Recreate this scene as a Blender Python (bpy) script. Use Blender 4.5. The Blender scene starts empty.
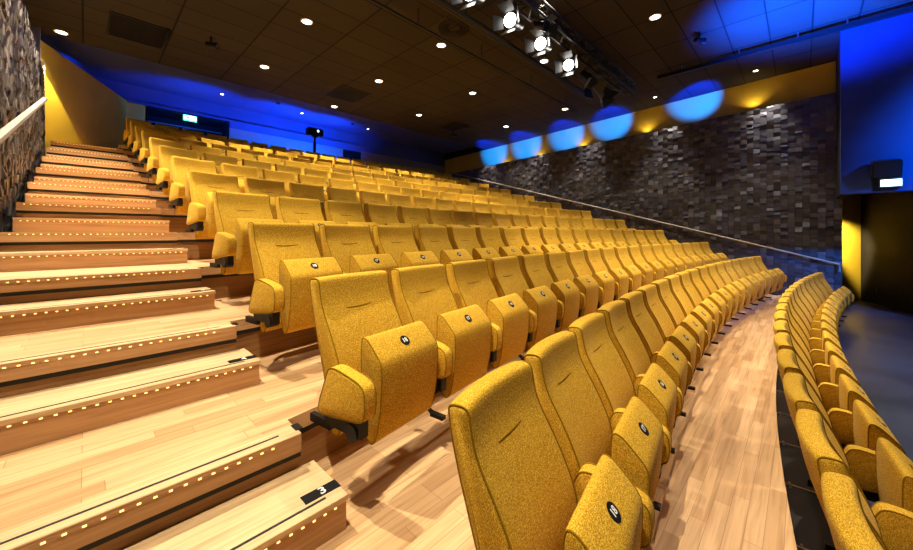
import bpy, bmesh, math, random
from math import sin, cos, pi, radians
from mathutils import Vector, Matrix
random.seed(7)
S = bpy.context.scene
COL = S.collection
EYE = 1.766                     # camera height above the stage floor
RISE, PITCH = 0.2953, 0.9777    # tiers
RAD, XC = 29.611, 5.510         # row curvature and centre line
SEATW = 0.55
CEIL = 3.9 + EYE

# ---------------------------------------------------------------- materials
def nodes(name):
    m = bpy.data.materials.new(name); m.use_nodes = True
    nt = m.node_tree; b = nt.nodes['Principled BSDF']
    return m, nt, b
def plain(name, col, rough=0.6, metal=0.0, spec=0.5):
    m, nt, b = nodes(name)
    b.inputs['Base Color'].default_value = (*col, 1)
    b.inputs['Roughness'].default_value = rough
    b.inputs['Metallic'].default_value = metal
    b.inputs['Specular IOR Level'].default_value = spec
    return m
def glow(name, col, strength):
    m, nt, b = nodes(name)
    b.inputs['Base Color'].default_value = (*col, 1)
    b.inputs['Emission Color'].default_value = (*col, 1)
    b.inputs['Emission Strength'].default_value = strength
    return m
def N(nt, t, **kw):
    n = nt.nodes.new(t)
    for k, v in kw.items():
        if k in n.inputs: n.inputs[k].default_value = v
        else: setattr(n, k, v)
    return n
def ramp(nt, stops):
    r = nt.nodes.new('ShaderNodeValToRGB')
    e = r.color_ramp.elements
    e[0].position, e[0].color = stops[0][0], (*stops[0][1], 1)
    e[1].position, e[1].color = stops[-1][0], (*stops[-1][1], 1)
    for p, c in stops[1:-1]:
        q = e.new(p); q.color = (*c, 1)
    return r
def fabric(name, dark, mid, light):
    m, nt, b = nodes(name)
    tc = N(nt, 'ShaderNodeTexCoord')
    mp = N(nt, 'ShaderNodeMapping'); mp.inputs['Scale'].default_value = (430, 430, 170)
    n1 = N(nt, 'ShaderNodeTexNoise'); n1.inputs['Scale'].default_value = 1.0; n1.inputs['Detail'].default_value = 2
    mp2 = N(nt, 'ShaderNodeMapping'); mp2.inputs['Scale'].default_value = (130, 380, 380)
    n2 = N(nt, 'ShaderNodeTexNoise'); n2.inputs['Scale'].default_value = 1.0; n2.inputs['Detail'].default_value = 3
    nt.links.new(tc.outputs['Object'], mp.inputs[0]); nt.links.new(mp.outputs[0], n1.inputs['Vector'])
    nt.links.new(tc.outputs['Object'], mp2.inputs[0]); nt.links.new(mp2.outputs[0], n2.inputs['Vector'])
    add = N(nt, 'ShaderNodeMath', operation='ADD'); nt.links.new(n1.outputs[0], add.inputs[0]); nt.links.new(n2.outputs[0], add.inputs[1])
    hf = N(nt, 'ShaderNodeMath', operation='MULTIPLY'); hf.inputs[1].default_value = 0.5; nt.links.new(add.outputs[0], hf.inputs[0])
    r = ramp(nt, [(0.38, dark), (0.5, mid), (0.62, light)])
    nt.links.new(hf.outputs[0], r.inputs[0])
    oi = N(nt, 'ShaderNodeObjectInfo')
    mr = N(nt, 'ShaderNodeMapRange'); mr.inputs['To Min'].default_value = 0.92; mr.inputs['To Max'].default_value = 1.06
    nt.links.new(oi.outputs['Random'], mr.inputs[0])
    hs = N(nt, 'ShaderNodeHueSaturation'); nt.links.new(mr.outputs[0], hs.inputs['Value']); nt.links.new(r.outputs[0], hs.inputs['Color'])
    nt.links.new(hs.outputs[0], b.inputs['Base Color'])
    bp = N(nt, 'ShaderNodeBump'); bp.inputs['Strength'].default_value = 0.35; bp.inputs['Distance'].default_value = 0.003
    nt.links.new(hf.outputs[0], bp.inputs['Height']); nt.links.new(bp.outputs[0], b.inputs['Normal'])
    b.inputs['Roughness'].default_value = 0.85
    b.inputs['Specular IOR Level'].default_value = 0.15
    b.inputs['Sheen Weight'].default_value = 0.12
    b.inputs['Sheen Roughness'].default_value = 0.4
    b.inputs['Sheen Tint'].default_value = (1.0, 0.75, 0.3, 1)
    return m
def wood(name, c1, c2, mortar, bw, rh, rough=0.42, vertical=False, gap=0.0012):
    m, nt, b = nodes(name)
    tc = N(nt, 'ShaderNodeTexCoord')
    off = N(nt, 'ShaderNodeVectorMath', operation='ADD'); off.inputs[1].default_value = (3.31, 0.013, 0.0); nt.links.new(tc.outputs['Object'], off.inputs[0])
    vec = off.outputs[0]
    if vertical:                                   # boards on an upright face: run along x, stack along z
        sx = N(nt, 'ShaderNodeSeparateXYZ'); cx = N(nt, 'ShaderNodeCombineXYZ')
        nt.links.new(vec, sx.inputs[0]); nt.links.new(sx.outputs[0], cx.inputs[0]); nt.links.new(sx.outputs[2], cx.inputs[1])
        vec = cx.outputs[0]
    br = N(nt, 'ShaderNodeTexBrick'); br.offset = 0.37; br.offset_frequency = 3; br.squash = 0.8; br.squash_frequency = 4
    br.inputs['Color1'].default_value = (*c1, 1); br.inputs['Color2'].default_value = (*c2, 1)
    br.inputs['Mortar'].default_value = (*mortar, 1); br.inputs['Scale'].default_value = 1
    br.inputs['Mortar Size'].default_value = gap; br.inputs['Mortar Smooth'].default_value = 0.2; br.inputs['Bias'].default_value = -0.1
    br.inputs['Brick Width'].default_value = bw; br.inputs['Row Height'].default_value = rh
    nt.links.new(vec, br.inputs['Vector'])
    mp = N(nt, 'ShaderNodeMapping'); mp.inputs['Scale'].default_value = (2.2, 46, 46)
    nt.links.new(vec, mp.inputs[0])
    n = N(nt, 'ShaderNodeTexNoise'); n.inputs['Scale'].default_value = 1; n.inputs['Detail'].default_value = 5; n.inputs['Distortion'].default_value = 0.6
    nt.links.new(mp.outputs[0], n.inputs['Vector'])
    r = ramp(nt, [(0.3, (0.66, 0.58, 0.5)), (0.55, (1, 1, 1)), (0.75, (1.1, 1.1, 1.08))])
    nt.links.new(n.outputs[0], r.inputs[0])
    mx = N(nt, 'ShaderNodeMix', data_type='RGBA', blend_type='MULTIPLY'); mx.inputs[0].default_value = 0.75
    nt.links.new(br.outputs['Color'], mx.inputs[6]); nt.links.new(r.outputs[0], mx.inputs[7])
    nt.links.new(mx.outputs[2], b.inputs['Base Color'])
    b.inputs['Roughness'].default_value = rough
    b.inputs['Specular IOR Level'].default_value = 0.35
    return m
def mottled(name, col, rough, amount=0.15, scale=3.0, spec=0.4, bump=0.0):
    m, nt, b = nodes(name)
    tc = N(nt, 'ShaderNodeTexCoord')
    n = N(nt, 'ShaderNodeTexNoise'); n.inputs['Scale'].default_value = scale; n.inputs['Detail'].default_value = 6
    nt.links.new(tc.outputs['Object'], n.inputs['Vector'])
    lo = tuple(c * (1 - amount) for c in col); hi = tuple(c * (1 + amount) for c in col)
    r = ramp(nt, [(0.3, lo), (0.7, hi)]); nt.links.new(n.outputs[0], r.inputs[0])
    nt.links.new(r.outputs[0], b.inputs['Base Color'])
    b.inputs['Roughness'].default_value = rough; b.inputs['Specular IOR Level'].default_value = spec
    if bump:
        bp = N(nt, 'ShaderNodeBump'); bp.inputs['Strength'].default_value = bump; bp.inputs['Distance'].default_value = 0.01
        nt.links.new(n.outputs[0], bp.inputs['Height']); nt.links.new(bp.outputs[0], b.inputs['Normal'])
    return m

M = {}
M['fabric'] = fabric('mustard_wool', (0.29, 0.145, 0.007), (0.60, 0.335, 0.015), (0.90, 0.585, 0.085))
M['seam_and_fold'] = plain('seam_and_fold_shade', (0.30, 0.165, 0.008), 0.9, spec=0.1)  # piping colour, also the painted shade of the backrest crease
M['black'] = plain('black_steel', (0.007, 0.0065, 0.006), 0.5, 0.0, 0.3)
M['plate'] = plain('black_plate', (0.006, 0.006, 0.007), 0.6, spec=0.2)
M['white'] = plain('white_print', (0.85, 0.85, 0.85), 0.5)
M['silver'] = plain('silver_edge', (0.55, 0.55, 0.55), 0.3, 1.0)
M['floor_wood'] = wood('oak_strip_floor', (0.70, 0.46, 0.235), (0.52, 0.31, 0.14), (0.34, 0.19, 0.08), 0.55, 0.072)
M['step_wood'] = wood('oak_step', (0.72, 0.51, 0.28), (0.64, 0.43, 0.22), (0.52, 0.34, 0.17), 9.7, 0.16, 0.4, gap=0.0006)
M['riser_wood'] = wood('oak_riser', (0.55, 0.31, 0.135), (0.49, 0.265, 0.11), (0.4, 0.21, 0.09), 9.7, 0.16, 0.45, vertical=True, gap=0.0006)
M['shaded_wood'] = wood('shaded_riser_panel', (0.33, 0.17, 0.06), (0.28, 0.14, 0.05), (0.16, 0.08, 0.03), 2.4, 0.5, 0.55, vertical=True)  # riser wood coloured dark for the shade it stands in
M['groove'] = plain('black_groove', (0.01, 0.009, 0.007), 0.7)
M['led'] = glow('warm_led', (1.0, 0.68, 0.20), 2.3)
M['stage'] = mottled('dark_vinyl', (0.022, 0.028, 0.045), 0.38, 0.35, 1.6, 0.5)
M['blue_wall'] = mottled('dark_painted_plaster', (0.020, 0.04, 0.14), 0.75, 0.12, 2.5, 0.3)
M['upper_wall'] = mottled('grey_plaster', (0.10, 0.11, 0.22), 0.8, 0.06, 2.0, 0.2)
M['dark_void'] = plain('black_paint', (0.012, 0.012, 0.014), 0.85, spec=0.2)
M['yellow'] = mottled('yellow_paint', (0.62, 0.42, 0.035), 0.7, 0.06, 1.2, 0.25)
M['taupe'] = mottled('taupe_paint', (0.30, 0.23, 0.17), 0.75, 0.06, 1.5, 0.25)
M['door'] = mottled('dark_door_paint', (0.014, 0.012, 0.012), 0.9, 0.2, 8, 0.06)
M['pale'] = plain('pale_wood_rail', (0.33, 0.26, 0.16), 0.45)
M['rail_left'] = plain('darkened_wood_rail', (0.17, 0.135, 0.085), 0.5)  # wood colour lowered to offset the strong washer light on this rail
M['lens'] = glow('downlight_lens', (1.0, 0.86, 0.66), 14.0)
M['trim'] = plain('white_trim_ring', (0.6, 0.58, 0.55), 0.4)
M['stage_lens'] = glow('stage_lens', (1.0, 0.93, 0.8), 16.0)
M['lampbody'] = plain('lamp_black', (0.03, 0.033, 0.04), 0.35, 0.4)
M['chrome'] = plain('bright_barn_door', (0.75, 0.75, 0.75), 0.25, 0.9)
M['truss'] = plain('truss_black', (0.018, 0.019, 0.022), 0.4, 0.5)
M['sign_green'] = glow('exit_green', (0.04, 0.75, 0.42), 2.5)
M['sign_white'] = glow('exit_white', (0.75, 1.0, 0.92), 5.0)
M['sign_cyan'] = glow('exit_cyan', (0.62, 0.95, 1.0), 5.0)
M['grey_frame'] = plain('grey_frame', (0.10, 0.11, 0.13), 0.5)

def ceiling_mat():
    m, nt, b = nodes('ceiling_tile')
    tc = N(nt, 'ShaderNodeTexCoord'); sx = N(nt, 'ShaderNodeSeparateXYZ'); nt.links.new(tc.outputs['Object'], sx.inputs[0])
    def line(out, off, step, w):
        a = N(nt, 'ShaderNodeMath', operation='SUBTRACT'); a.inputs[1].default_value = off; nt.links.new(out, a.inputs[0])
        d = N(nt, 'ShaderNodeMath', operation='DIVIDE'); d.inputs[1].default_value = step; nt.links.new(a.outputs[0], d.inputs[0])
        f = N(nt, 'ShaderNodeMath', operation='FRACT'); nt.links.new(d.outputs[0], f.inputs[0])
        l = N(nt, 'ShaderNodeMath', operation='LESS_THAN'); l.inputs[1].default_value = w / step; nt.links.new(f.outputs[0], l.inputs[0])
        fl = N(nt, 'ShaderNodeMath', operation='FLOOR'); nt.links.new(d.outputs[0], fl.inputs[0])
        return l.outputs[0], fl.outputs[0]
    lx, ix = line(sx.outputs[0], -0.05, 1.2, 0.028)
    ly, iy = line(sx.outputs[1], 10.64 - 0.6 * 40, 0.6, 0.022)
    mxl = N(nt, 'ShaderNodeMath', operation='MAXIMUM'); nt.links.new(lx, mxl.inputs[0]); nt.links.new(ly, mxl.inputs[1])
    cb = N(nt, 'ShaderNodeCombineXYZ'); nt.links.new(ix, cb.inputs[0]); nt.links.new(iy, cb.inputs[1])
    wn = N(nt, 'ShaderNodeTexWhiteNoise'); nt.links.new(cb.outputs[0], wn.inputs['Vector'])
    r = ramp(nt, [(0, (0.036, 0.028, 0.020)), (1, (0.046, 0.036, 0.026))]); nt.links.new(wn.outputs['Value'], r.inputs[0])
    mx = N(nt, 'ShaderNodeMix', data_type='RGBA'); nt.links.new(mxl.outputs[0], mx.inputs[0])
    nt.links.new(r.outputs[0], mx.inputs[6]); mx.inputs[7].default_value = (0.004, 0.0035, 0.003, 1)
    nt.links.new(mx.outputs[2], b.inputs['Base Color']); b.inputs['Roughness'].default_value = 0.85
    b.inputs['Specular IOR Level'].default_value = 0.2
    return m
M['ceiling'] = ceiling_mat()
def block_mat(name, stops):
    m, nt, b = nodes(name)
    at = N(nt, 'ShaderNodeAttribute', attribute_name='tone')
    r = ramp(nt, stops); nt.links.new(at.outputs['Fac'], r.inputs[0])
    tc = N(nt, 'ShaderNodeTexCoord'); n = N(nt, 'ShaderNodeTexNoise'); n.inputs['Scale'].default_value = 30; n.inputs['Detail'].default_value = 4
    nt.links.new(tc.outputs['Object'], n.inputs['Vector'])
    mx = N(nt, 'ShaderNodeMix', data_type='RGBA', blend_type='MULTIPLY'); mx.inputs[0].default_value = 0.35
    nt.links.new(r.outputs[0], mx.inputs[6]); nt.links.new(n.outputs[0], mx.inputs[7])
    nt.links.new(mx.outputs[2], b.inputs['Base Color']); b.inputs['Roughness'].default_value = 0.5
    b.inputs['Specular IOR Level'].default_value = 0.4
    return m
M['blocks'] = block_mat('dark_wood_blocks', [(0, (0.032, 0.031, 0.036)), (0.6, (0.080, 0.077, 0.084)), (1, (0.19, 0.18, 0.19))])
M['blocks_left'] = block_mat('brown_wood_blocks', [(0, (0.04, 0.032, 0.026)), (0.6, (0.12, 0.095, 0.075)), (1, (0.30, 0.26, 0.21))])

# ---------------------------------------------------------------- mesh helpers
class MB:
    def __init__(s): s.bm = bmesh.new(); s.mi = 0
    def face(s, vs):
        try:
            f = s.bm.faces.new(vs); f.material_index = s.mi; return f
        except ValueError: return None
    def box(s, x0, x1, y0, y1, z0, z1):
        v = [s.bm.verts.new((x, y, z)) for z in (z0, z1) for y in (y0, y1) for x in (x0, x1)]
        for q in ((0, 2, 3, 1), (4, 5, 7, 6), (0, 1, 5, 4), (2, 6, 7, 3), (0, 4, 6, 2), (1, 3, 7, 5)): s.face([v[i] for i in q])
        return v
    def prism(s, pts, lo, hi):                     # pts (x, y) counter-clockwise, vertical
        a = [s.bm.verts.new((x, y, lo)) for x, y in pts]; b = [s.bm.verts.new((x, y, hi)) for x, y in pts]
        s.face(a[::-1]); s.face(b); n = len(pts)
        for i in range(n): s.face([a[i], a[(i + 1) % n], b[(i + 1) % n], b[i]])
    def loft(s, rings, cap=True):
        R = [[s.bm.verts.new(p) for p in r] for r in rings]; n = len(R[0])
        for a, b in zip(R, R[1:]):
            for i in range(n): s.face([a[i], a[(i + 1) % n], b[(i + 1) % n], b[i]])
        if cap: s.face(R[0][::-1]); s.face(R[-1])
    def tube(s, pts, r, n=8, cap=True, closed=False):
        P = [Vector(p) for p in pts]; rings = []; m = len(P); prev = None
        for i, p in enumerate(P):
            if closed: t = P[(i + 1) % m] - P[i - 1]
            else: t = P[min(i + 1, m - 1)] - P[max(i - 1, 0)]
            t.normalize()
            if prev is None:
                u = t.orthogonal().normalized()
            else:
                u = (prev - t * prev.dot(t)); u = u.normalized() if u.length > 1e-6 else t.orthogonal().normalized()
            prev = u; w = t.cross(u)
            rr = r[i] if isinstance(r, (list, tuple)) else r
            rings.append([p + (u * cos(2 * pi * k / n) + w * sin(2 * pi * k / n)) * rr for k in range(n)])
        if closed: rings.append(rings[0]); s.loft(rings, False)
        else: s.loft(rings, cap)
    def cyl(s, a, b, r, n=16, r2=None): s.tube([a, b], [r, r if r2 is None else r2], n)
    def build(s, name, mats, parent=None, smooth=False, sharp=40):
        bmesh.ops.remove_doubles(s.bm, verts=s.bm.verts, dist=1e-6)
        bmesh.ops.recalc_face_normals(s.bm, faces=s.bm.faces)
        me = bpy.data.meshes.new(name); s.bm.to_mesh(me); s.bm.free()
        for m in (mats if isinstance(mats, (list, tuple)) else [mats]): me.materials.append(m)
        if smooth:
            me.shade_smooth()
            me.set_sharp_from_angle(angle=radians(sharp))
        o = bpy.data.objects.new(name, me); COL.objects.link(o)
        if parent: o.parent = parent
        return o
def tag(o, label, cat, group=None):
    o['label'] = label; o['category'] = cat
    if group: o['group'] = group
    return o
def thing(name, label, cat, loc=(0, 0, 0), rz=0, group=None):
    o = bpy.data.objects.new(name, None); COL.objects.link(o); o.empty_display_size = 0.1
    o.location = loc; o.rotation_euler = (0, 0, rz)
    return tag(o, label, cat, group)
def struct(o): o['kind'] = 'structure'; return o
def dup(root):
    r = root.copy(); COL.objects.link(r)
    for ch in root.children:
        c = ch.copy(); COL.objects.link(c); c.parent = r
        for g in ch.children:
            d = g.copy(); COL.objects.link(d); d.parent = c
    return r
def inset(poly, d):
    n = len(poly); area = sum(poly[i][0] * poly[(i + 1) % n][1] - poly[(i + 1) % n][0] * poly[i][1] for i in range(n))
    sg = 1 if area > 0 else -1; out = []
    for i in range(n):
        p0, p, p1 = Vector(poly[i - 1]), Vector(poly[i]), Vector(poly[(i + 1) % n])
        a = (p - p0).normalized(); b = (p1 - p).normalized()
        na = Vector((-a.y, a.x)) * sg; nb = Vector((-b.y, b.x)) * sg
        q = (na + nb); q = q.normalized() if q.length > 1e-6 else na
        k = max(0.4, q.dot(na)); out.append(p + q * (d / k))
    return out
def smooth_poly(ctrl, sub=2):
    p = [Vector(c) for c in ctrl]
    for _ in range(sub):
        q = []
        for i in range(len(p)):
            a, b = p[i], p[(i + 1) % len(p)]
            q += [a * 0.75 + b * 0.25, a * 0.25 + b * 0.75]
        p = q
    return p
def slab(profile, x0, x1, r, bulge=0.0):            # (y, z) profile swept along x with rounded rims
    st = [(0, r), (0.18 * r, 0.5 * r), (0.5 * r, 0.14 * r), (r, 0)]
    cols = [(x0 + dx, d) for dx, d in st]
    if bulge: cols += [(x0 + r + (x1 - x0 - 2 * r) * i / 8, 0) for i in range(1, 8)]
    cols += [(x1 - dx, d) for dx, d in st[::-1]]
    h = (x1 - x0) / 2; c = (x0 + x1) / 2
    return [[(x, y + bulge * (1 - ((x - c) / h) ** 2), z) for y, z in inset(profile, d)] for x, d in cols]
ORD = ['', 'first', 'second', 'third', 'fourth', 'fifth', 'sixth', 'seventh', 'eighth', 'ninth', 'tenth', 'eleventh', 'twelfth',
       'thirteenth', 'fourteenth', 'fifteenth', 'sixteenth', 'seventeenth', 'eighteenth']

# ---------------------------------------------------------------- seats
BACK = smooth_poly([(0.020, 0.957), (0.078, 0.950), (0.074, 0.90), (0.048, 0.78), (0.004, 0.64), (-0.040, 0.50), (-0.080, 0.34), (-0.100, 0.245),
                    (-0.115, 0.23), (-0.150, 0.23), (-0.185, 0.30), (-0.195, 0.42), (-0.175, 0.53), (-0.138, 0.62), (-0.092, 0.71), (-0.046, 0.785), (-0.022, 0.84), (-0.010, 0.90), (-0.004, 0.945)], 2)
PAN = smooth_poly([(y + 0.020, z + 0.010) for y, z in ((-0.288, 0.645), (-0.291, 0.686), (-0.303, 0.700), (-0.328, 0.694), (-0.363, 0.662), (-0.396, 0.628), (-0.416, 0.603), (-0.424, 0.572), (-0.422, 0.50), (-0.412, 0.38), (-0.388, 0.268),
                   (-0.366, 0.238), (-0.338, 0.235), (-0.310, 0.30), (-0.292, 0.44), (-0.288, 0.57))], 2)
ARM = smooth_poly([(-0.170, 0.555), (-0.185, 0.585), (-0.225, 0.596), (-0.325, 0.580), (-0.396, 0.564), (-0.422, 0.537), (-0.426, 0.48), (-0.420, 0.430), (-0.402, 0.404), (-0.30, 0.390), (-0.14, 0.368), (-0.108, 0.376), (-0.112, 0.41), (-0.140, 0.48)], 2)
HW = 0.235
def bezel_points(poly, x, keep=None):
    pts = [(x, y, z) for y, z in poly]
    return [p for p in pts if keep is None or keep(p)]
def mesh_of(o):
    me = o.data; bpy.data.objects.remove(o); return me
def back_mid(z): return 0.036 + (z - 0.95) * 0.33 if z > 0.3 else -0.15
def back_front_y(z):
    best = min((abs(p.y - z) + (0 if p.x < back_mid(p.y) else 1), p.x) for p in BACK); return best[1]
b = MB(); b.loft(slab(BACK, -HW, HW, 0.022, 0.026)); ME_BACK = mesh_of(b.build('backrest', M['fabric'], smooth=True, sharp=50))
def piping(profile, x, d, r):
    b = MB(); b.tube([(x, y, z) for y, z in inset(profile, d)], r, 5, closed=True)
    return mesh_of(b.build('piping', M['seam_and_fold'], smooth=True))
ME_BSEAM = [piping(BACK, sx * (HW - 0.0075), 0.0030, 0.0031) for sx in (-1, 1)]
fold = []
for i in range(9):
    t = i / 8 * 2 - 1; z = 0.788 + 0.006 * t * t
    fold.append((t * 0.085, back_front_y(z) + 0.025 * (1 - (t * 0.085 / HW) ** 2), z))
b = MB(); b.tube(fold, [0.001, 0.002, 0.003, 0.0036, 0.0038, 0.0036, 0.003, 0.002, 0.001], 6)  # dark tube stands in for the shade in the cushion crease
ME_FOLD = mesh_of(b.build('fold_shade_line', M['seam_and_fold'], smooth=True))
PW = 0.197
b = MB(); b.loft(slab(PAN, -PW, PW, 0.013)); ME_PAN = mesh_of(b.build('seat_cushion', M['fabric'], smooth=True, sharp=50))
ME_PSEAM = [piping(PAN, sx * (PW - 0.0045), 0.0018, 0.0028) for sx in (-1, 1)]
AW = 0.034
b = MB(); b.loft(slab(ARM, -AW, AW, 0.014)); ME_ARM = mesh_of(b.build('armrest', M['fabric'], smooth=True, sharp=50))
ME_ASEAM = [piping(ARM, sx * (AW - 0.004), 0.0018, 0.0028) for sx in (-1, 1)]
# steel support below the armrest: side cheek, hinge boss, arm to the tier and short foot
b = MB()
b.box(-0.022, 0.022, -0.385, -0.15, 0.330, 0.405); b.box(-0.012, 0.012, -0.17, -0.02, 0.298, 0.335)
b.cyl((-0.030, -0.335, 0.345), (0.030, -0.335, 0.345), 0.036, 14)
ME_BRACKET = mesh_of(b.build('support_bracket', M['black']))
b = MB(); b.tube([(0, -0.20, 0.335), (0, -0.25, 0.22), (0, -0.31, 0.185)], 0.012, 8); b.box(-0.016, 0.016, -0.385, -0.30, 0.174, 0.194); ME_LUG = mesh_of(b.build('foot_peg', M['black']))
b = MB(); b.box(-0.268, 0.268, -0.09, 0.076, 0.235, 0.262); ME_MOUNT = mesh_of(b.build('mounting_plate', M['black']))
b = MB(); b.box(-0.279, -0.269, -0.09, 0.076, 0.236, 0.268); b.cyl((-0.25, 0.055, 0.262), (-0.25, 0.055, 0.266), 0.006, 8); b.cyl((0.25, 0.055, 0.262), (0.25, 0.055, 0.266), 0.006, 8)
ME_DIV = mesh_of(b.build('edge_strip', M['silver']))
# number plates, one mesh per number
SLOPE = math.atan2(0.660 - 0.626, 0.036)
pc = Vector((0, -0.3520, 0.6600))
nrm = Vector((0, -sin(SLOPE), cos(SLOPE)))
def plate_mesh(num):
    cu = bpy.data.curves.new('n', 'FONT'); cu.body = str(num); cu.size = 0.031; cu.align_x = 'CENTER'; cu.align_y = 'CENTER'; cu.extrude = 0.0004; cu.offset = 0.0006
    to = bpy.data.objects.new('n', cu); COL.objects.link(to)
    dg = bpy.context.evaluated_depsgraph_get(); tm = bpy.data.meshes.new_from_object(to.evaluated_get(dg)); bpy.data.objects.remove(to)
    mb = MB()
    mb.cyl((0, 0, -0.003), (0, 0, 0.0030), 0.0265, 24)
    base = len(mb.bm.faces); mb.bm.from_mesh(tm)
    mb.bm.faces.ensure_lookup_table()
    vs = set()
    for f in mb.bm.faces[base:]:
        f.material_index = 1
        for v in f.verts: vs.add(v)
    for v in vs: v.co.z += 0.0035
    rot = Matrix.Rotation(SLOPE, 4, 'X'); mb.bm.transform(Matrix.Translation(pc) @ rot)
    me = mesh_of(mb.build('number_plate', [M['plate'], M['white']])); return me
PLATES = [None] + [plate_mesh(i) for i in range(1, 19)]
def part(name, me, parent, x=0.0):
    o = bpy.data.objects.new(name, me); COL.objects.link(o); o.parent = parent; o.location = (x, 0, 0); return o
ARC_OFF = 0.1174 - 0.235
def row_pos(n, k):
    a = ((k - 9) * SEATW + ARC_OFF - 0.015 * max(0, n - 5) * (18 - k) / 17) / RAD
    y = 1.0854 + PITCH * (n - 2) - RAD * (1 - cos(a))
    return XC + RAD * sin(a), y, a
for n in range(1, 14):
    for k in range(1, 19):
        if n == 1 and k == 1: continue             # outside the picture
        x, y, a = row_pos(n, k)
        where = ('end seat by the lit stairs' if k == 1 else 'end seat by the right wall' if k == 18 else f'{ORD[k]} from the lit stairs')
        lab = f'mustard fabric tip-up seat, {where}, {ORD[n]} row from the front'
        t = thing('theatre_seat', lab, 'seat', (x, y, RISE * (n - 1)), -a, 'tip-up seats in the curved rows')
        bk = part('backrest', ME_BACK, t)
        part('fold_shade_line', ME_FOLD, bk)
        if n <= 5:
            for me in ME_BSEAM: part('piping', me, bk)
        pan = part('seat_cushion', ME_PAN, t)
        if n <= 8: part('number_plate', PLATES[19 - k], pan)['label'] = 'black round number plate with white digits'
        arms = [-SEATW / 2] + ([SEATW / 2] if k == 18 else [])
        for ax in arms:
            ar = part('armrest', ME_ARM, t, ax)
            if n <= 4:
                for me in ME_ASEAM: part('piping', me, ar)
            if n <= 6 or k in (1, 18): part('support_bracket', ME_BRACKET, t, ax)['label'] = 'black steel support'
        if n <= 4:
            for me in ME_PSEAM: part('piping', me, pan)
        if n <= 3 and k > 1: part('foot_peg', ME_LUG, t, -SEATW / 2)
        if n == 1:
            mp = part('mounting_plate', ME_MOUNT, t); part('edge_strip', ME_DIV, mp)

# ---------------------------------------------------------------- stepped tiers
XL, XA, XB, XR = -0.47, 0.66, 10.42, 11.44         # aisle edges
def nose_aisle(n): return -1.347 + PITCH * n
def xa(n): return XA - 0.015 * max(0, n - 5)
def wallx(y): return max(XL, -0.54 + (y - 10.55) * 1.37 / 3.13)
def arc_pts(n, dy=0.0, x0=None, x1=XB, m=40):
    if x0 is None: x0 = xa(n)
    a0 = math.asin((x0 - XC) / RAD); a1 = math.asin((x1 - XC) / RAD)
    return [(XC + RAD * sin(a0 + (a1 - a0) * i / m), -0.788 + PITCH * n + dy - RAD * (1 - cos(a0 + (a1 - a0) * i / m))) for i in range(m + 1)]
def front_line(n, dy=0.0):
    ya = nose_aisle(n) + dy
    return [(wallx(ya), ya), (xa(n), ya)] + arc_pts(n, dy) + [(XB, ya), (XR, ya)]
def text_mesh(body, size, loc, rz=0, ext=0.0004):
    cu = bpy.data.curves.new('t', 'FONT'); cu.body = body; cu.size = size; cu.align_x = 'CENTER'; cu.align_y = 'CENTER'; cu.extrude = ext; cu.offset = 0.001
    to = bpy.data.objects.new('t', cu); COL.objects.link(to)
    dg = bpy.context.evaluated_depsgraph_get(); tm = bpy.data.meshes.new_from_object(to.evaluated_get(dg)); bpy.data.objects.remove(to)
    return tm
def led_strip(parent, x0, x1, y, z):
    mb = MB(); n = int((x1 - x0) / 0.041)
    mb.mi = 1; mb.box(x0 - 0.01, x1 + 0.01, y - 0.0015, y + 0.001, z - 0.007, z + 0.007); mb.mi = 0
    for i in range(n):
        x = x0 + (i + 0.5) * (x1 - x0) / n
        mb.box(x - 0.0050, x + 0.0050, y - 0.0035, y - 0.001, z - 0.0024, z + 0.0024)
    o = mb.build('led_strip', [M['led'], M['riser_wood']], parent); o['label'] = 'row of warm yellow lights'
TOPN = 13
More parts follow.
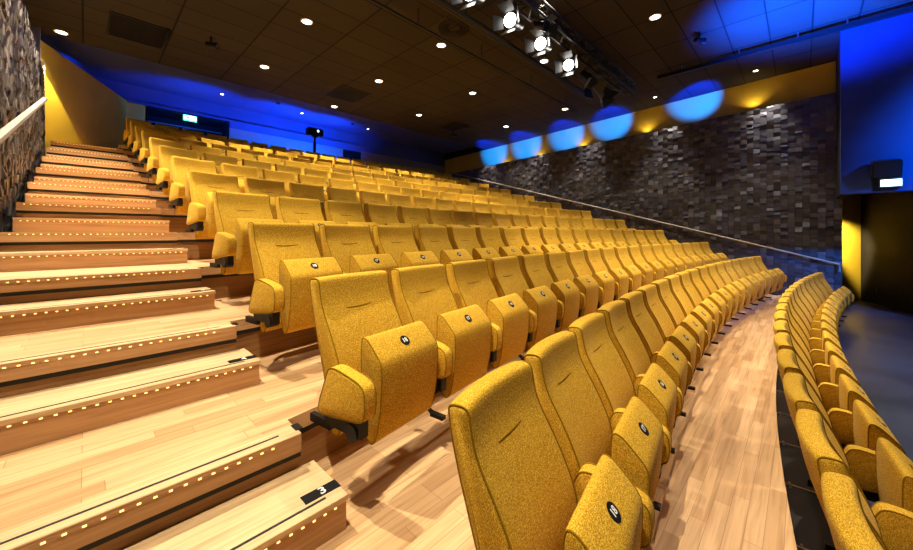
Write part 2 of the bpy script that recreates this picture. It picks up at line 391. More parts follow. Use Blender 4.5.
for n in range(1, TOPN + 1):
    z = RISE * n
    t = thing('seating_tier', f'oak floored tier with a lit nosing, carrying the {ORD[n]} row of seats from the front', 'tier', (0, 0, 0))
    fr = front_line(n); bk = front_line(n + 1, 0.13)
    if n == 13: fr = fr[2:]; bk = [(xa(13), 13.68), (XR, 13.68)]
    if n == 12: fr = [(XL, 10.7), (XL, nose_aisle(12))] + fr[1:]; bk = [(wallx(13.68), 13.68), (xa(13), 13.68)] + bk[2:]
    mb = MB(); mb.prism(fr + bk[::-1], z - 0.075, z); mb.build('deck', M['floor_wood'], t)
    # recessed panel below the deck, its shade put into the wood colour
    c0 = 2 if n == 13 else 0
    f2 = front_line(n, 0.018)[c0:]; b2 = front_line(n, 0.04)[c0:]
    mb = MB(); mb.prism(f2 + b2[::-1], z - RISE + 0.001, z - 0.105); mb.build('riser_panel', M['shaded_wood'], t)
    f2 = front_line(n, 0.006)[c0:]; b2 = front_line(n, 0.03)[c0:]
    mb = MB(); mb.prism(f2 + b2[::-1], z - 0.104, z - 0.076); mb.build('shadow_gap', M['groove'], t)['label'] = 'black slot under the nosing'
    yn = nose_aisle(n)
    if n == 13:
        mb = MB(); mb.box(xa(n), xa(n) + 0.02, yn + 0.3, 13.68, z - RISE + 0.001, z - 0.076); mb.build('side_panel', M['shaded_wood'], t); continue
    xw = wallx(yn + 0.1)
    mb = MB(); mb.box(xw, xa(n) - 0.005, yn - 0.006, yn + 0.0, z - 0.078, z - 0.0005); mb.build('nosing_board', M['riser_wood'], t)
    mb = MB(); mb.box(xw + 0.01, xa(n) - 0.005, yn - 0.003, yn + 0.10, z + 0.0, z + 0.0012); mb.build('tread_board', M['step_wood'], t)
    mb = MB(); mb.box(xw + 0.01, xa(n) - 0.08, yn + 0.038, yn + 0.049, z + 0.001, z + 0.0022); mb.build('grip_strip', M['groove'], t)['label'] = 'thin black anti-slip strip'
    if n < 13: led_strip(t, XL + 0.03, xa(n) - 0.10, yn - 0.0062, z - 0.016)
    mb = MB(); mb.box(xa(n) - 0.012, xa(n) + 0.02, yn + 0.03, yn + 0.09, z - 0.001, z + 0.004); mb.build('corner_plate', M['black'], t)
# half-height steps standing on the tiers in the aisle
for n in range(2, TOPN):
    z1 = RISE * n - 0.156; z0 = RISE * (n - 1) + 0.0015
    y0 = -1.6327 + PITCH * n; y1 = nose_aisle(n) + 0.016; xr = 0.722 - 0.014 * (n - 3)
    t = thing('stair_step', f'oak half step with warm lights, on the aisle in front of the {ORD[n]} tier', 'step', (0, 0, 0), 0, 'half steps of the lit stairs')
    mb = MB(); mb.box(XL + 0.005, xr, y0 - 0.006, y1, z1 - 0.022, z1); mb.build('tread', M['step_wood'], t)
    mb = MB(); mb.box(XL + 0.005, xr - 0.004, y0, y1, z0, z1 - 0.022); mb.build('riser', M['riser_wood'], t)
    mb = MB(); mb.box(XL + 0.02, xr - 0.07, y0 + 0.034, y0 + 0.045, z1 - 0.001, z1 + 0.0012); mb.build('grip_strip', M['groove'], t)['label'] = 'thin black anti-slip strip'
    led_strip(t, XL + 0.03, xr - 0.03, y0 - 0.0005, z1 - 0.030)
    mb = MB(); mb.box(xr - 0.140, xr + 0.004, y0 + 0.058, y0 + 0.112, z1 - 0.001, z1 + 0.002)
    tm = text_mesh(str(n), 0.058, None); base = len(mb.bm.faces); mb.bm.from_mesh(tm); mb.bm.faces.ensure_lookup_table()
    vs = set()
    for f in mb.bm.faces[base:]:
        f.material_index = 1
        for v in f.verts: vs.add(v)
    for v in vs: v.co += Vector((xr - 0.062, y0 + 0.085, z1 + 0.0026))
    o = mb.build('row_number', [M['plate'], M['white']], t); o['label'] = f'black tag with the white row number {n}'

# ---------------------------------------------------------------- setting
mb = MB(); mb.box(-3.0, 15.5, -9.0, 1.0, -0.05, 0.0); struct(mb.build('floor', M['stage']))
mb = MB(); mb.box(-0.80, 13.5, -4.0, 10.65, CEIL, CEIL + 0.06); struct(mb.build('ceiling', M['ceiling']))
mb = MB(); mb.box(-1.9, 13.6, 10.60, 14.2, EYE + 4.29, EYE + 4.36); mb.box(-1.9, 13.6, 10.60, 10.66, CEIL + 0.06, EYE + 4.3); struct(mb.build('ceiling_rear', M['upper_wall']))
def block_wall(name, x, into, y0, y1, zlo, ztop, mat, colw=0.125, dmax=0.032, skip=None):
    """columns of wooden blocks with uneven depth and tilt; into = +1/-1 towards the room along x"""
    mb = MB(); lay = mb.bm.faces.layers.float.new('tone_f')
    y = y0
    while y < y1 - 0.01:
        ye = min(y + colw, y1); z = zlo(y); zt = ztop((y + ye) / 2)
        z += random.uniform(-0.06, 0)
        while z < zt:
            h = random.choice((0.085, 0.1, 0.1, 0.115, 0.13)); ze = min(z + h, zt)
            d0 = random.uniform(0.003, dmax); d1 = random.uniform(0.003, dmax)
            if random.random() < 0.35: d1 = d0
            e0 = d0 * random.uniform(0.7, 1); e1 = d1
            tone = min(1, max(0, random.gauss(0.45, 0.22)))
            g = 0.0018
            P = [(x, y + g, z + g), (x, ye - g, z + g), (x, ye - g, ze - g), (x, y + g, ze - g)]
            Q = [(x + into * d0, y + g, z + g), (x + into * e0, ye - g, z + g), (x + into * d1, ye - g, ze - g), (x + into * e1, y + g, ze - g)]
            a = [mb.bm.verts.new(p) for p in P]; q = [mb.bm.verts.new(p) for p in Q]
            fs = [mb.face(q)] + [mb.face([a[i], a[(i + 1) % 4], q[(i + 1) % 4], q[i]]) for i in range(4)]
            for f in fs:
                if f: f[lay] = tone
            z = ze
        y = ye
    # backing
    n0 = len(mb.bm.faces); mb.mi = 1
    m = 24; yy = [y0 + (y1 - y0) * i / m for i in range(m + 1)]
    prof = [(v, ztop(v)) for v in yy]
    bx = x - into * 0.3
    F = [mb.bm.verts.new((x, v, w)) for v, w in prof]; G = [mb.bm.verts.new((bx, v, w)) for v, w in prof]
    L = [mb.bm.verts.new((x, v, min(zlo(v) - 0.1, w))) for v, w in prof]; K = [mb.bm.verts.new((bx, v, min(zlo(v) - 0.1, w))) for v, w in prof]
    for i in range(m):
        mb.face([L[i], L[i + 1], F[i + 1], F[i]]); mb.face([F[i], F[i + 1], G[i + 1], G[i]]); mb.face([G[i], G[i + 1], K[i + 1], K[i]])
    mb.face([L[0], F[0], G[0], K[0]]); mb.face([L[m], F[m], G[m], K[m]])
    tones = [f[lay] for f in mb.bm.faces]
    bmesh.ops.recalc_face_normals(mb.bm, faces=mb.bm.faces)
    me = bpy.data.meshes.new(name); mb.bm.to_mesh(me); mb.bm.free()
    at = me.attributes.new('tone', 'FLOAT', 'FACE')
    for i, v in enumerate(tones): at.data[i].value = v
    me.materials.append(mat); me.materials.append(M['dark_void'])
    o = bpy.data.objects.new(name, me); COL.objects.link(o); return struct(o)
def rtop(y): return EYE + 3.09 - 0.036 * max(y, -0.7)
block_wall('wall_right', 11.5, -1, -0.64, 13.68, lambda y: max(0.0, 0.302 * y - 0.1), rtop, M['blocks'], 0.125, 0.045)
def ltop(y): return EYE + 2.95 + 0.03 * max(0, y - 8)
block_wall('wall_left', -0.58, 1, -3.0, 10.50, lambda y: max(0.0, 0.302 * y - 0.2), ltop, M['blocks_left'], 0.135, 0.045)
mb = MB(); mb.box(-0.64, -0.545, 10.50, 10.53, 2.7, EYE + 3.3); struct(mb.build('trim_1', M['taupe']))
# set-back upper walls over the block cladding
mb = MB(); mb.prism([(11.80, -0.60), (11.92, -0.60), (13.47, 13.75), (13.35, 13.75)], 3.4, CEIL); struct(mb.build('wall_right_upper', M['yellow']))
mb = MB(); mb.box(13.5, 13.6, -0.6, 14.2, 3.0, CEIL + 0.4); struct(mb.build('wall_right_void', M['dark_void']))
mb = MB(); mb.box(11.5, 12.3, -0.66, -0.60, rtop(-.64), CEIL); struct(mb.build('wall_right_return', M['dark_void']))
mb = MB(); mb.box(-0.95, -0.80, -3.0, 10.5, EYE + 2.6, CEIL); struct(mb.build('wall_left_upper', M['yellow']))
# yellow wall at the head of the stairs, low back wall and the blue-lit wall above it
P0, P1 = Vector((-0.62, 10.55)), Vector((0.81, 13.70)); dv = (P1 - P0).normalized(); nv = Vector((-dv.y, dv.x)) * 0.12
mb = MB(); mb.prism([tuple(P0), tuple(P1), tuple(P1 + nv), tuple(P0 + nv)], 3.2, EYE + 3.73); struct(mb.build('wall_stairhead', M['yellow']))
BY = 13.70
mb = MB()
mb.box(0.81, 1.24, BY, BY + 0.1, 3.2, EYE + 3.70); struct(mb.build('wall_back_left', M['yellow'])); mb = MB(); mb.box(3.28, 7.42, BY, BY + 0.1, 3.2, EYE + 3.50)
mb.box(7.42, 8.31, BY, BY + 0.1, 3.2, EYE + 3.08); mb.box(8.31, 13.6, BY, BY + 0.1, 3.2, EYE + 3.54)
struct(mb.build('wall_back', M['taupe']))
mb = MB(); mb.box(3.28, 13.6, BY + 0.06, BY + 0.4, EYE + 3.50, EYE + 3.79); mb.box(-1.9, 3.28, BY + 0.06, BY + 0.4, EYE + 3.68, EYE + 3.79)
struct(mb.build('wall_back_ledge', M['upper_wall']))
mb = MB(); mb.box(-1.9, 13.6, BY + 0.24, BY + 0.45, EYE + 3.78, EYE + 4.40); struct(mb.build('wall_back_upper', M['upper_wall']))
mb = MB(); mb.box(-1.9, -1.75, 10.5, 14.2, 3.2, EYE + 4.40); mb.box(-1.75, -0.6, 10.4, 10.5, EYE + 2.6, EYE + 4.40); struct(mb.build('wall_left_rear', M['upper_wall']))
mb = MB(); mb.box(7.40, 8.33, BY + 0.10, BY + 0.14, EYE + 3.05, EYE + 3.52); struct(mb.build('window_1', M['door']))
# rear entrance: dark recess with a pair of leaves
mb = MB(); mb.box(1.20, 1.25, BY, BY + 0.9, 3.2, EYE + 3.68); mb.box(3.27, 3.32, BY, BY + 0.9, 3.2, EYE + 3.68); mb.box(1.20, 3.32, BY, BY + 0.9, EYE + 3.66, EYE + 3.70)
mb.box(1.20, 3.32, BY + 0.85, BY + 0.9, 3.2, EYE + 3.68)
struct(mb.build('wall_entrance_recess', M['dark_void']))
d = MB(); d.box(1.27, 2.24, BY + 0.74, BY + 0.79, 3.85, EYE + 3.42); d1 = struct(d.build('door_1', M['door']))
h = MB(); h.cyl((2.14, BY + 0.70, 4.7), (2.14, BY + 0.70, 5.1), 0.012, 8); h.build('door_handle', M['silver'], d1)
d = MB(); d.box(2.27, 3.25, BY + 0.74, BY + 0.79, 3.85, EYE + 3.42); d2 = struct(d.build('door_2', M['door']))
h = MB(); h.cyl((2.37, BY + 0.70, 4.7), (2.37, BY + 0.70, 5.1), 0.012, 8); h.build('door_handle', M['silver'], d2)
mb = MB(); mb.box(1.25, 3.27, BY + 0.72, BY + 0.80, EYE + 3.42, EYE + 3.46); struct(mb.build('trim_2', M['grey_frame']))
mb = MB(); mb.box(2.20, 2.24, BY + 0.715, BY + 0.735, 3.85, EYE + 3.42); mb.box(2.27, 2.31, BY + 0.715, BY + 0.735, 3.85, EYE + 3.42); struct(mb.build('trim_4', M['grey_frame']))
# blue-lit side wall of the stage with the passage below its header
mb = MB(); mb.box(10.0, 10.28, -7.0, -0.54, EYE + 0.745, CEIL); struct(mb.build('wall_stage_side', M['blue_wall']))
mb = MB(); mb.box(10.01, 11.5, -0.62, -0.545, EYE + 0.75, CEIL); struct(mb.build('wall_stage_return', M['dark_void']))
mb = MB(); mb.box(10.28, 15.2, -7.0, -0.62, EYE + 1.25, EYE + 1.3); struct(mb.build('ceiling_passage', M['dark_void']))
mb = MB(); mb.prism([(12.8, -0.35), (14.25, -1.13), (14.35, -1.0), (12.9, -0.2)], 0, EYE + 1.25); struct(mb.build('wall_passage', M['yellow']))
mb = MB(); mb.prism([(14.25, -1.13), (11.0, -2.28), (11.05, -2.42), (14.35, -1.3)][::-1], 0, EYE + 1.25); pd = struct(mb.build('door_3', M['door']))
q = Vector((12.75, -1.66)) + (Vector((11.0, -2.28)) - Vector((12.75, -1.66))).normalized() * -0.95
h = MB(); h.box(q.x - 0.06, q.x + 0.06, q.y - 0.05, q.y - 0.0, 0.28, 0.40); tag(h.build('wall_socket', M['black']), 'small black socket low on the dark wall beside the yellow passage wall', 'socket').location = (0.0, -0.0, 0)
mb = MB(); mb.box(-0.95, -0.80, -4, -3, 0, CEIL); struct(mb.build('trim_3', M['dark_void']))

# ---------------------------------------------------------------- handrails
t = thing('handrail', 'pale wooden handrail on black brackets rising along the left block wall', 'handrail')
def zl(y): return EYE - 0.673 + 0.3265 * y
mb = MB()
y0, y1 = -2.0, 8.4
ring = lambda y: [(-0.435 + dx, y, zl(y) + dz) for dx, dz in ((-0.028, -0.02), (0.022, -0.026), (0.028, -0.006), (0.022, 0.018), (-0.018, 0.024), (-0.028, 0.014))]
mb.loft([ring(y0), ring(y1)]); mb.build('rail', M['rail_left'], t)
for y in (1.0, 2.4, 3.8, 5.2, 6.6, 8.0):
    mb = MB(); mb.tube([(-0.56, y, zl(y) - 0.10), (-0.455, y, zl(y) - 0.09), (-0.435, y, zl(y) - 0.02)], 0.009, 6); mb.box(-0.575, -0.53, y - 0.03, y + 0.03, zl(y) - 0.13, zl(y) - 0.07)
    mb.build('bracket', M['black'], t)
t = thing('handrail', 'slim metal handrail running down the dark block wall on the right', 'handrail')
def zr(y): return EYE - 0.515 + 0.2845 * y
mb = MB(); XRL = 11.42
mb.tube([(XRL, -0.60, zr(-0.6) - 0.16), (XRL, -0.60, zr(-0.6)), (XRL, 4, zr(4)), (XRL, 11.6, zr(11.6))], 0.019, 8); mb.build('rail', M['pale'], t)
for i in range(9):
    y = 0.2 + i * 1.35
    mb = MB(); mb.tube([(11.49, y, zr(y) - 0.09), (XRL + 0.01, y, zr(y) - 0.08), (XRL, y, zr(y) - 0.01)], 0.008, 6); mb.build('bracket', M['black'], t)

# ---------------------------------------------------------------- lights of the room
def lamp(name, kind, loc, energy, col, target=None, spot=None, blend=0.3, size=0.05):
    l = bpy.data.lights.new(name, kind); l.energy = energy; l.color = col
    if kind == 'SPOT': l.spot_size = radians(spot); l.spot_blend = blend
    if kind in ('SPOT', 'POINT'): l.shadow_soft_size = size
    if kind == 'AREA': l.size = size
    o = bpy.data.objects.new(name, l); COL.objects.link(o); o.location = loc
    if target is not None: o.rotation_euler = (Vector(target) - Vector(loc)).to_track_quat('-Z', 'Y').to_euler()
    return o
WARM = (1.0, 0.86, 0.66)
b = MB()
rings = []
for r, z in ((0.105, 0.0), (0.105, -0.008), (0.082, -0.012), (0.078, -0.002), (0.078, 0.02)):
    rings.append([(r * cos(2 * pi * i / 24), r * sin(2 * pi * i / 24), z) for i in range(24)])
b.loft(rings, False); ME_TRIM = mesh_of(b.build('trim_ring', M['trim'], smooth=True))
b = MB(); b.cyl((0, 0, -0.005), (0, 0, 0.003), 0.0775, 24); ME_LENS = mesh_of(b.build('lens', M['lens']))
DOWN = [(2.83, 6.56, 'above the middle rows, left of the square diffuser'), (2.91, 9.06, 'left of the second dark ceiling vent'), (5.12, 5.38, 'beside the thin black pipe, above the middle'),
        (5.22, 7.80, 'right in front of the second dark ceiling vent'), (5.32, 10.36, 'at the rear ceiling edge, behind the second vent'), (7.64, 9.09, 'between the rear vents, near the back'),
        (7.48, 6.59, 'left of the third rear vent, before the back right corner'), (10.46, 5.35, 'beyond the black pipe end, near the right wall'), (7.13, 1.90, 'in the purple tiles right of the lamp truss'),
        (10.68, 7.78, 'in the far right corner over the last rows'), (7.21, 4.20, 'just under the lamp truss pipes'), (11.16, 0.79, 'in the dark strip above the right wall'),
        (11.33, 3.02, 'at the strip beside the largest blue glow'), (-0.33, 10.34, 'over the stair head, beside the left wall'), (2.92, 12.86, 'in the blue rear ceiling, left'), (5.37, 12.85, 'in the blue rear ceiling above the spotlight'), (8.08, 12.86, 'in the blue rear ceiling, right')]
for x, y, w in DOWN:
    small = y > 11 or x > 11
    t = thing('ceiling_downlight', f'round lit ceiling downlight {w}', 'downlight', (x, y, CEIL if y < 10.65 else EYE + 4.29), 0, 'recessed downlights')
    if small: t.scale = (0.55, 0.55, 1)
    part('trim_ring', ME_TRIM, t); part('lens', ME_LENS, t)
    lamp('downlight_beam', 'SPOT', (x, y, (CEIL if y < 10.65 else EYE + 4.29) - 0.03), 40 if small or x < 0 else 210 if x > 10 else 400, WARM, (x, y, 0), 70 if x > 10 else 84, 0.5, 0.035)
for x, y, e, c in ((0.0, 0.6, 760, 66), (0.0, 2.9, 860, 72), (0.0, 5.2, 700, 66), (0.0, 7.4, 480, 52), (2.87, 1.6, 260, 76), (2.87, 4.1, 420, 84), (5.2, 0.4, 560, 90), (5.2, 2.9, 430, 84), (7.4, -0.5, 560, 90), (5.2, -2.0, 330, 84), (10.0, 0.6, 260, 74), (10.3, 2.9, 280, 70)):
    lamp('downlight_beam', 'SPOT', (x, y, CEIL - 0.03), e, WARM, (x, y, 0), c, 0.5, 0.03)
# warm cove light on the ledges of the block walls
def yx(y): return 11.8 + 0.108 * (y + 0.6)          # face of the upper right wall
for y in (0.9, 3.5, 5.7, 7.6, 9.4):
    lamp('cove_lamp', 'SPOT', (yx(y) - 0.16, y, rtop(y) + 0.16), 7, (1, 0.75, 0.35), (yx(y), y, CEIL), 140, 0.8, 0.03)
for y in (0.6, 2.8, 5.0, 7.0, 9.2):
    lamp('wall_washer', 'SPOT', (11.2, y, CEIL - 0.06), 300, (1, 0.93, 0.88), (11.5, y, 2.6), 50, 0.9, 0.05)
for y in (5.2, 6.4, 7.6, 8.8):
    lamp('wall_washer', 'SPOT', (-0.25, y, EYE + 3.75), 520, (1, 0.88, 0.74), (-0.56, y, 2.5), 80, 0.9, 0.05)
lamp('stair_head_lamp', 'SPOT', (-0.42, 10.40, EYE + 3.5), 240, (1, 0.84, 0.4), (-0.18, 10.95, EYE + 1.2), 62, 0.15, 0.03)
lamp('passage_lamp', 'SPOT', (12.55, -0.62, EYE + 0.35), 1000, (1, 0.82, 0.35), (13.7, -0.72, EYE - 0.25), 50, 0.6, 0.1)
BLUESPOTS = [(12.97, 10.06, 3.70, 5200), (12.78, 8.24, 3.68, 4800), (12.56, 6.34, 3.69, 4400), (12.35, 4.61, 3.75, 4200), (12.1, 2.19, 3.81, 4200)]
BLUE = (0.0, 0.075, 1.0)
for xc, yc, zc, e in BLUESPOTS:
    lamp('blue_spot', 'SPOT', (9.4, yc - 1.0, EYE + 2.9), e * 2.6, (0.0, 0.03, 1.0), (xc, yc, EYE + zc + 0.05), 27, 0.7, 0.02)
for x, e in ((2.4, 190), (4.8, 380), (6.4, 420)):
    lamp('blue_flood', 'SPOT', (x, 12.35, EYE + 3.0), e, BLUE, (x, 13.7, EYE + 3.9), 130, 0.6, 0.1)
lamp('blue_flood', 'SPOT', (-0.2, 12.6, EYE + 3.9), 60, BLUE, (-1.2, 13.9, EYE + 4.1), 110, 0.6, 0.1)
lamp('blue_stage_flood', 'SPOT', (6.5, -5.0, 5.2), 9000, (0.0, 0.20, 1.0), (10.0, -3.0, EYE + 1.8), 44, 0.9, 0.15)
lamp('blue_stage_flood', 'SPOT', (7.7, 0.5, EYE + 1.4), 12000, (0.0, 0.07, 1.0), (8.45, -0.2, CEIL), 82, 1.0, 0.15)
lamp('blue_stage_flood', 'SPOT', (7.5, -3.5, 4.9), 900, BLUE, (8.8, -1.2, 0), 70, 0.8, 0.2)

# ---------------------------------------------------------------- ceiling fittings
def vent(x0, x1, y0, y1, lab):
    t = thing('ceiling_vent', lab, 'vent', ((x0 + x1) / 2, (y0 + y1) / 2, CEIL), 0, 'dark ceiling vents')
    hx, hy = (x1 - x0) / 2, (y1 - y0) / 2
    mb = MB(); mb.box(-hx, hx, -hy, hy, -0.006, -0.001); mb.build('backing', M['dark_void'], t)
    mb = MB()
    for s in (-1, 1): mb.box(s * hx - 0.015, s * hx + 0.015, -hy, hy, -0.016, -0.001); mb.box(-hx, hx, s * hy - 0.015, s * hy + 0.015, -0.016, -0.001)
    mb.build('frame', M['black'], t)
    mb = MB()
    for i in range(14):
        y = -hy + (i + 0.5) * 2 * hy / 14; mb.box(-hx + 0.02, hx - 0.02, y - 0.012, y + 0.012, -0.013, -0.007)
    mb.build('louvre', M['black'], t)
vent(0.30, 1.12, 8.73, 9.75, 'large dark rectangular ceiling vent nearest the stairs')
vent(4.70, 5.55, 8.70, 9.66, 'dark square ceiling vent in the middle of the rear ceiling')
vent(8.95, 9.75, 8.7, 9.55, 'dark ceiling vent with a hanging rod near the rear right corner')
t = thing('hanging_sensor', 'small black sensor on a rod below the rear right ceiling vent', 'sensor', (9.25, 9.05, CEIL - 0.02))
mb = MB(); mb.cyl((0, 0, -0.30), (0, 0, 0), 0.012, 8); mb.build('rod', M['black'], t); mb = MB(); mb.box(-0.07, 0.07, -0.07, 0.07, -0.38, -0.30); mb.build('housing', M['black'], t)
t = thing('ceiling_diffuser', 'dark square air diffuser with radial slots beside the lamp truss', 'air diffuser', (4.85, 4.75, CEIL))
mb = MB(); mb.box(-0.34, 0.34, -0.34, 0.34, -0.012, -0.001); mb.build('plate', M['ceiling'], t)
for rr in (1,):
    mb = MB()
    for i in range(28):
        a = 2 * pi * i / 28; c, s = cos(a), sin(a)
        for r0, r1 in ((0.11, 0.30),):
            p = [(c * r0 - s * w, s * r0 + c * w) for w in (-0.008, 0.008)]; q = [(c * r1 - s * w, s * r1 + c * w) for w in (0.014, -0.014)]
            mb.prism([p[0], q[1], q[0], p[1]], -0.020, -0.012)
    mb.build('slot', M['dark_void'], t)
def camera_thing(x, y, lab):
    t = thing('ceiling_speaker', lab, 'ceiling device', (x, y, CEIL))
    mb = MB(); mb.cyl((0, 0, -0.12), (0, 0, 0), 0.018, 8); mb.build('stem', M['black'], t)
    mb = MB(); mb.tube([(-0.08, 0.05, -0.16), (-0.07, 0.045, -0.16), (0.05, -0.03, -0.17), (0.09, -0.055, -0.172)], [0.03, 0.055, 0.055, 0.07], 12); mb.build('housing', M['black'], t)
    mb = MB(); mb.cyl((0.09, -0.055, -0.171), (0.094, -0.0575, -0.1715), 0.03, 10); mb.build('grille', M['silver'], t)
camera_thing(1.73, 8.45, 'small black device hanging from the brown ceiling tiles right of the first vent')
camera_thing(8.26, 1.43, 'small black device hanging from the blue tinted ceiling tiles')
for x, y, w in ((4.4, 12.4, 'left'), (7.26, 12.65, 'right')):
    mb = MB(); mb.cyl((0, 0, -0.04), (0, 0, 0.004), 0.055, 16, 0.07)
    o = mb.build('smoke_detector', M['black'], smooth=True); o.location = (x, y, EYE + 4.29); tag(o, f'dark round smoke detector in the blue rear ceiling, {w} one', 'smoke detector', 'smoke detectors')

# pipes below the ceiling
def pipe(name, lab, x0, x1, y, z, r, hangers, double=0):
    t = thing(name, lab, 'pipe', (0, 0, 0))
    mb = MB(); mb.cyl((x0, y, z), (x1, y, z), r, 10); mb.build('tube', M['truss'], t)
    if double:
        mb = MB(); mb.cyl((x0, y + double, z + 0.03), (x1, y + double, z + 0.03), r * 0.8, 10); mb.build('tube', M['truss'], t)
    for x in hangers:
        mb = MB(); mb.cyl((x, y, z), (x, y, CEIL), 0.011, 6); mb.build('hanger', M['truss'], t)
pipe('hanging_pipe', 'single thin black pipe on short hangers left of the lamp truss', 1.6, 10.0, 4.78, EYE + 3.6, 0.022, (2.3, 4.0, 5.7, 7.6, 9.4))
pipe('hanging_pipe', 'pair of black pipes running close beside the lamp truss', 2.4, 9.35, 4.02, EYE + 3.6, 0.042, (4.4, 6.2, 7.9), 0.10)
t = thing('hanging_pipe', 'dark rail with pale clips under the blue lit ceiling at the right', 'pipe')
mb = MB(); mb.box(9.58, 9.66, -4.0, 2.5, EYE + 3.72, EYE + 3.80); mb.build('tube', M['truss'], t)
for y in (2.0, 0.95, 0.05, -0.6):
    mb = MB(); mb.cyl((9.62, y, EYE + 3.74), (9.62, y, CEIL), 0.012, 6); mb.build('hanger', M['silver'], t)

# lamp truss
t = thing('lighting_truss', 'black box truss carrying stage lamps across the ceiling', 'truss')
TX0, TX1, TY, TZ, TW = 2.6, 9.35, 3.05, EYE + 3.44, 0.22
ch = [(TY - TW / 2, TZ), (TY + TW / 2, TZ), (TY - TW / 2, TZ + TW), (TY + TW / 2, TZ + TW)]
for y, z in ch:
    mb = MB(); mb.cyl((TX0, y, z), (TX1, y, z), 0.028, 10); mb.build('chord', M['truss'], t)
mb = MB(); nseg = 26
for i in range(nseg):
    xa = TX0 + (TX1 - TX0) * i / nseg; xb = TX0 + (TX1 - TX0) * (i + 1) / nseg
    for p, q in ((0, 1), (2, 3), (0, 2), (1, 3)):
        if i % 2: p, q = q, p
        mb.cyl((xa, *ch[p]), (xb, *ch[q]), 0.014, 6)
mb.build('lacing', M['truss'], t)
for x in (3.2, 5.2, 7.2, 9.1):
    mb = MB(); mb.cyl((x, TY, TZ + TW), (x, TY, CEIL), 0.014, 8); mb.build('hanger', M['truss'], t)
mb = MB()
for k in range(6):
    pts = []
    for i in range(40):
        x = TX0 + 0.3 + (TX1 - TX0 - 0.5) * i / 39
        pts.append((x, TY + 0.06 * sin(i * 0.9 + k) + (k - 2.5) * 0.03, TZ + 0.05 + 0.07 * abs(sin(i * 0.55 + k * 1.3)) + 0.02 * k))
    mb.tube(pts, 0.012, 5)
mb.build('cable', M['black'], t)
def stage_lamp(x, y, z, aim, lab, lit=True, size=1.0):
    t = thing('stage_lamp', lab, 'stage lamp', (x, y, z), 0, 'stage lamps on the truss')
    q = Vector(aim).normalized().to_track_quat('-Z', 'Y').to_matrix().to_4x4()
    s = size
    mb = MB()
    prof = [(0.05, 0.20), (0.085, 0.17), (0.095, 0.05), (0.10, -0.04), (0.115, -0.10), (0.115, -0.14)]
    mb.loft([[(r * s * cos(2 * pi * i / 20), r * s * sin(2 * pi * i / 20), z_ * s) for i in range(20)] for r, z_ in prof]); mb.bm.transform(q)
    mb.build('body', M['lampbody'], t, True)
    mb = MB(); mb.cyl((0, 0, -0.143 * s), (0, 0, -0.150 * s), 0.098 * s, 20); mb.bm.transform(q); mb.build('lens', M['stage_lens'] if lit else M['plate'], t)
    for dx, dy in ((1, 0), (-1, 0), (0, 1), (0, -1)):
        mb = MB(); w = 0.085 * s
        if dx: P = [(dx * 0.118 * s, -w, -0.14 * s), (dx * 0.118 * s, w, -0.14 * s), (dx * 0.21 * s, w * 1.4, -0.29 * s), (dx * 0.21 * s, -w * 1.4, -0.29 * s)]
        else: P = [(w, dy * 0.118 * s, -0.14 * s), (-w, dy * 0.118 * s, -0.14 * s), (-w * 1.4, dy * 0.21 * s, -0.29 * s), (w * 1.4, dy * 0.21 * s, -0.29 * s)]
        mb.loft([[Vector(p) for p in P], [Vector(p) + Vector((dx, dy, 0.3)) * 0.004 for p in P]]); mb.bm.transform(q)
        mb.build('barn_door', M['lampbody'], t)
    mb = MB()
    side = Vector((1, 0, 0))
    mb.tube([side * 0.13 * s, side * 0.13 * s + Vector((0, 0, 0.18)), Vector((0, 0, 0.21)), -side * 0.13 * s + Vector((0, 0, 0.18)), -side * 0.13 * s], 0.010, 6)
    mb.build('yoke', M['truss'], t)
    mb = MB(); mb.cyl((0, 0, 0.20), (0, 0, TZ - z + 0.02 if TZ - z > 0.22 else 0.26), 0.018, 8); mb.build('clamp', M['chrome'], t)
LY = 3.16
stage_lamp(3.62, LY, EYE + 3.20, (-0.9, -0.2, -0.3), 'lit stage lamp cut by the top edge of the picture, first on the truss')
stage_lamp(4.55, LY, EYE + 3.22, (-0.95, -0.12, -0.22), 'lit stage lamp with bright barn doors, second along the truss')
stage_lamp(5.42, LY, EYE + 3.20, (-0.95, -0.12, -0.22), 'lit stage lamp in the middle of the truss, third along it')
stage_lamp(6.42, LY, EYE + 3.18, (-0.95, -0.12, -0.22), 'lit stage lamp farthest along the truss, before the dark ones')
stage_lamp(7.15, LY, EYE + 3.16, (-0.2, -0.6, -0.7), 'unlit black stage lamp right after the last lit one', False, 1.1)
stage_lamp(7.85, LY, EYE + 3.14, (0.3, -0.5, -0.7), 'unlit black stage lamp near the far end of the truss', False, 1.15)
stage_lamp(4.98, LY - 0.22, EYE + 3.26, (-0.1, -0.8, -0.4), 'small unlit black stage lamp between the second and third lit lamps', False, 0.7)

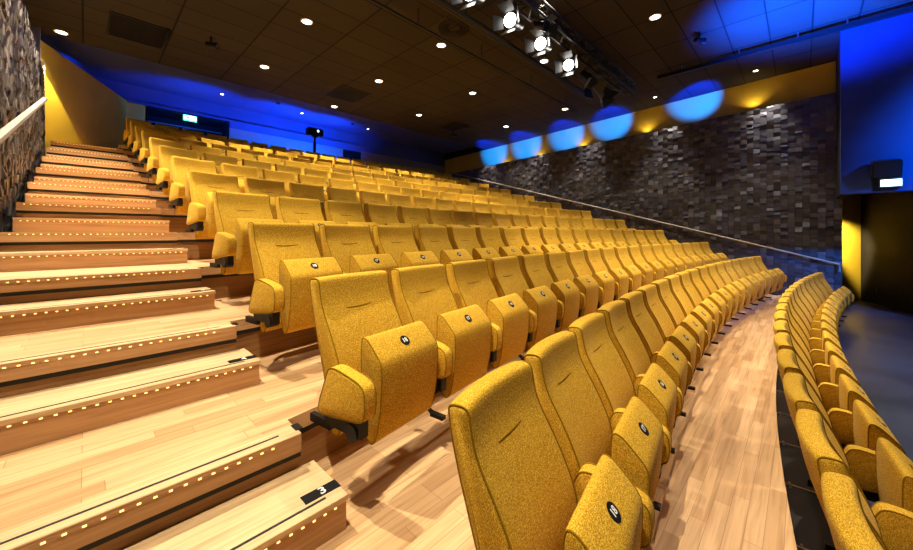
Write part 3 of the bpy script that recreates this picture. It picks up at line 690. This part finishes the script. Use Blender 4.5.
# ---------------------------------------------------------------- signs, loudspeaker, followspot
t = thing('exit_sign', 'pale lit exit sign under the black loudspeaker on the blue wall', 'sign', (9.99, -1.145, EYE + 0.895))
mb = MB(); mb.box(-0.07, 0.0, -0.135, 0.135, -0.075, 0.085); mb.build('housing', M['grey_frame'], t)
mb = MB(); mb.box(-0.076, -0.07, -0.12, 0.12, -0.06, 0.055); mb.build('panel', M['sign_cyan'], t)
t = thing('loudspeaker', 'black tilted loudspeaker above the exit sign on the blue wall', 'loudspeaker', (9.86, -1.08, EYE + 1.14))
mb = MB(); mb.box(-0.13, 0.11, -0.17, 0.17, -0.15, 0.15)
bmesh.ops.bevel(mb.bm, geom=list(mb.bm.edges), offset=0.012, segments=2, affect='EDGES'); mb.bm.transform(Matrix.Rotation(radians(-14), 4, 'Y')); mb.build('cabinet', M['plate'], t)
mb = MB(); mb.box(-0.135, -0.13, -0.155, 0.155, -0.135, 0.135); mb.bm.transform(Matrix.Rotation(radians(-14), 4, 'Y')); mb.build('grille', M['dark_void'], t)
mb = MB(); mb.box(0.10, 0.14, -0.03, 0.03, -0.05, 0.05); mb.build('bracket', M['black'], t)
t = thing('exit_sign', 'green and white lit exit sign hanging in the dark rear entrance', 'sign', (2.25, BY - 0.03, EYE + 3.56))
mb = MB(); mb.box(-0.17, 0.17, -0.02, 0.02, -0.085, 0.085); mb.build('housing', M['sign_green'], t)
mb = MB(); mb.box(-0.15, 0.15, -0.026, -0.02, -0.055, 0.065); mb.build('panel', M['sign_white'], t)
mb = MB(); mb.box(-0.10, -0.01, -0.030, -0.026, -0.03, 0.045); mb.prism([(0.02, -0.03), (0.11, -0.03), (0.11, -0.027), (0.02, -0.027)], -0.005, 0.02); mb.build('pictogram', M['sign_green'], t)
mb = MB(); mb.cyl((-0.12, 0, 0.085), (-0.12, 0, 0.12), 0.008, 6); mb.cyl((0.12, 0, 0.085), (0.12, 0, 0.12), 0.008, 6); mb.build('hanger', M['grey_frame'], t)
Z13 = RISE * 13
t = thing('followspot', 'black spotlight on a pole stand behind the last row, against the blue wall', 'spotlight', (5.52, 12.17, Z13))
hz = EYE + 3.50 - Z13
mb = MB(); mb.cyl((0, 0, 0.02), (0, 0, hz - 0.1), 0.035, 10); mb.cyl((0, 0, 0.3), (0, 0, hz - 0.35), 0.05, 10); mb.build('pole', M['black'], t)
mb = MB()
for i in range(3):
    a = 2 * pi * i / 3 + 0.6; mb.cyl((0, 0, 0.35), (0.30 * cos(a), 0.10 * sin(a), 0.012), 0.014, 6)
mb.build('tripod_leg', M['black'], t)
mb = MB(); mb.box(-0.27, 0.27, -0.13, 0.12, -0.11, 0.12); bmesh.ops.bevel(mb.bm, geom=list(mb.bm.edges), offset=0.03, segments=2, affect='EDGES'); mb.bm.transform(Matrix.Translation((0, 0, hz))); mb.build('head', M['plate'], t, True)
mb = MB(); mb.cyl((0.05, -0.13, hz + 0.02), (0.05, -0.16, hz + 0.02), 0.045, 14); mb.build('lens_ring', M['lampbody'], t)
mb = MB(); mb.cyl((0.05, -0.16, hz + 0.02), (0.05, -0.163, hz + 0.02), 0.033, 14); mb.build('lens', M['sign_cyan'], t)
mb = MB(); mb.box(-0.08, 0.08, -0.05, 0.05, hz - 0.17, hz - 0.10); mb.build('yoke', M['black'], t)

# ---------------------------------------------------------------- camera, world, view
cam = bpy.data.cameras.new('camera'); co = bpy.data.objects.new('camera', cam); COL.objects.link(co)
cam.sensor_fit = 'HORIZONTAL'; cam.sensor_width = 36; cam.lens = 357.68 / 913 * 36
cam.shift_y = -(275 - 233.06) / 913; cam.clip_start = 0.05; cam.clip_end = 100
co.location = (0, 0, EYE); co.rotation_euler = (radians(90), 0, radians(-(90 - 43.966)))
S.camera = co
w = bpy.data.worlds.new('world'); S.world = w; w.use_nodes = True
w.node_tree.nodes['Background'].inputs[0].default_value = (1.0, 0.86, 0.72, 1); w.node_tree.nodes['Background'].inputs[1].default_value = 0.045
S.view_settings.view_transform = 'Standard'; S.view_settings.look = 'None'; S.view_settings.gamma = 1; S.view_settings.exposure = 0.28
S.view_settings.use_curve_mapping = False
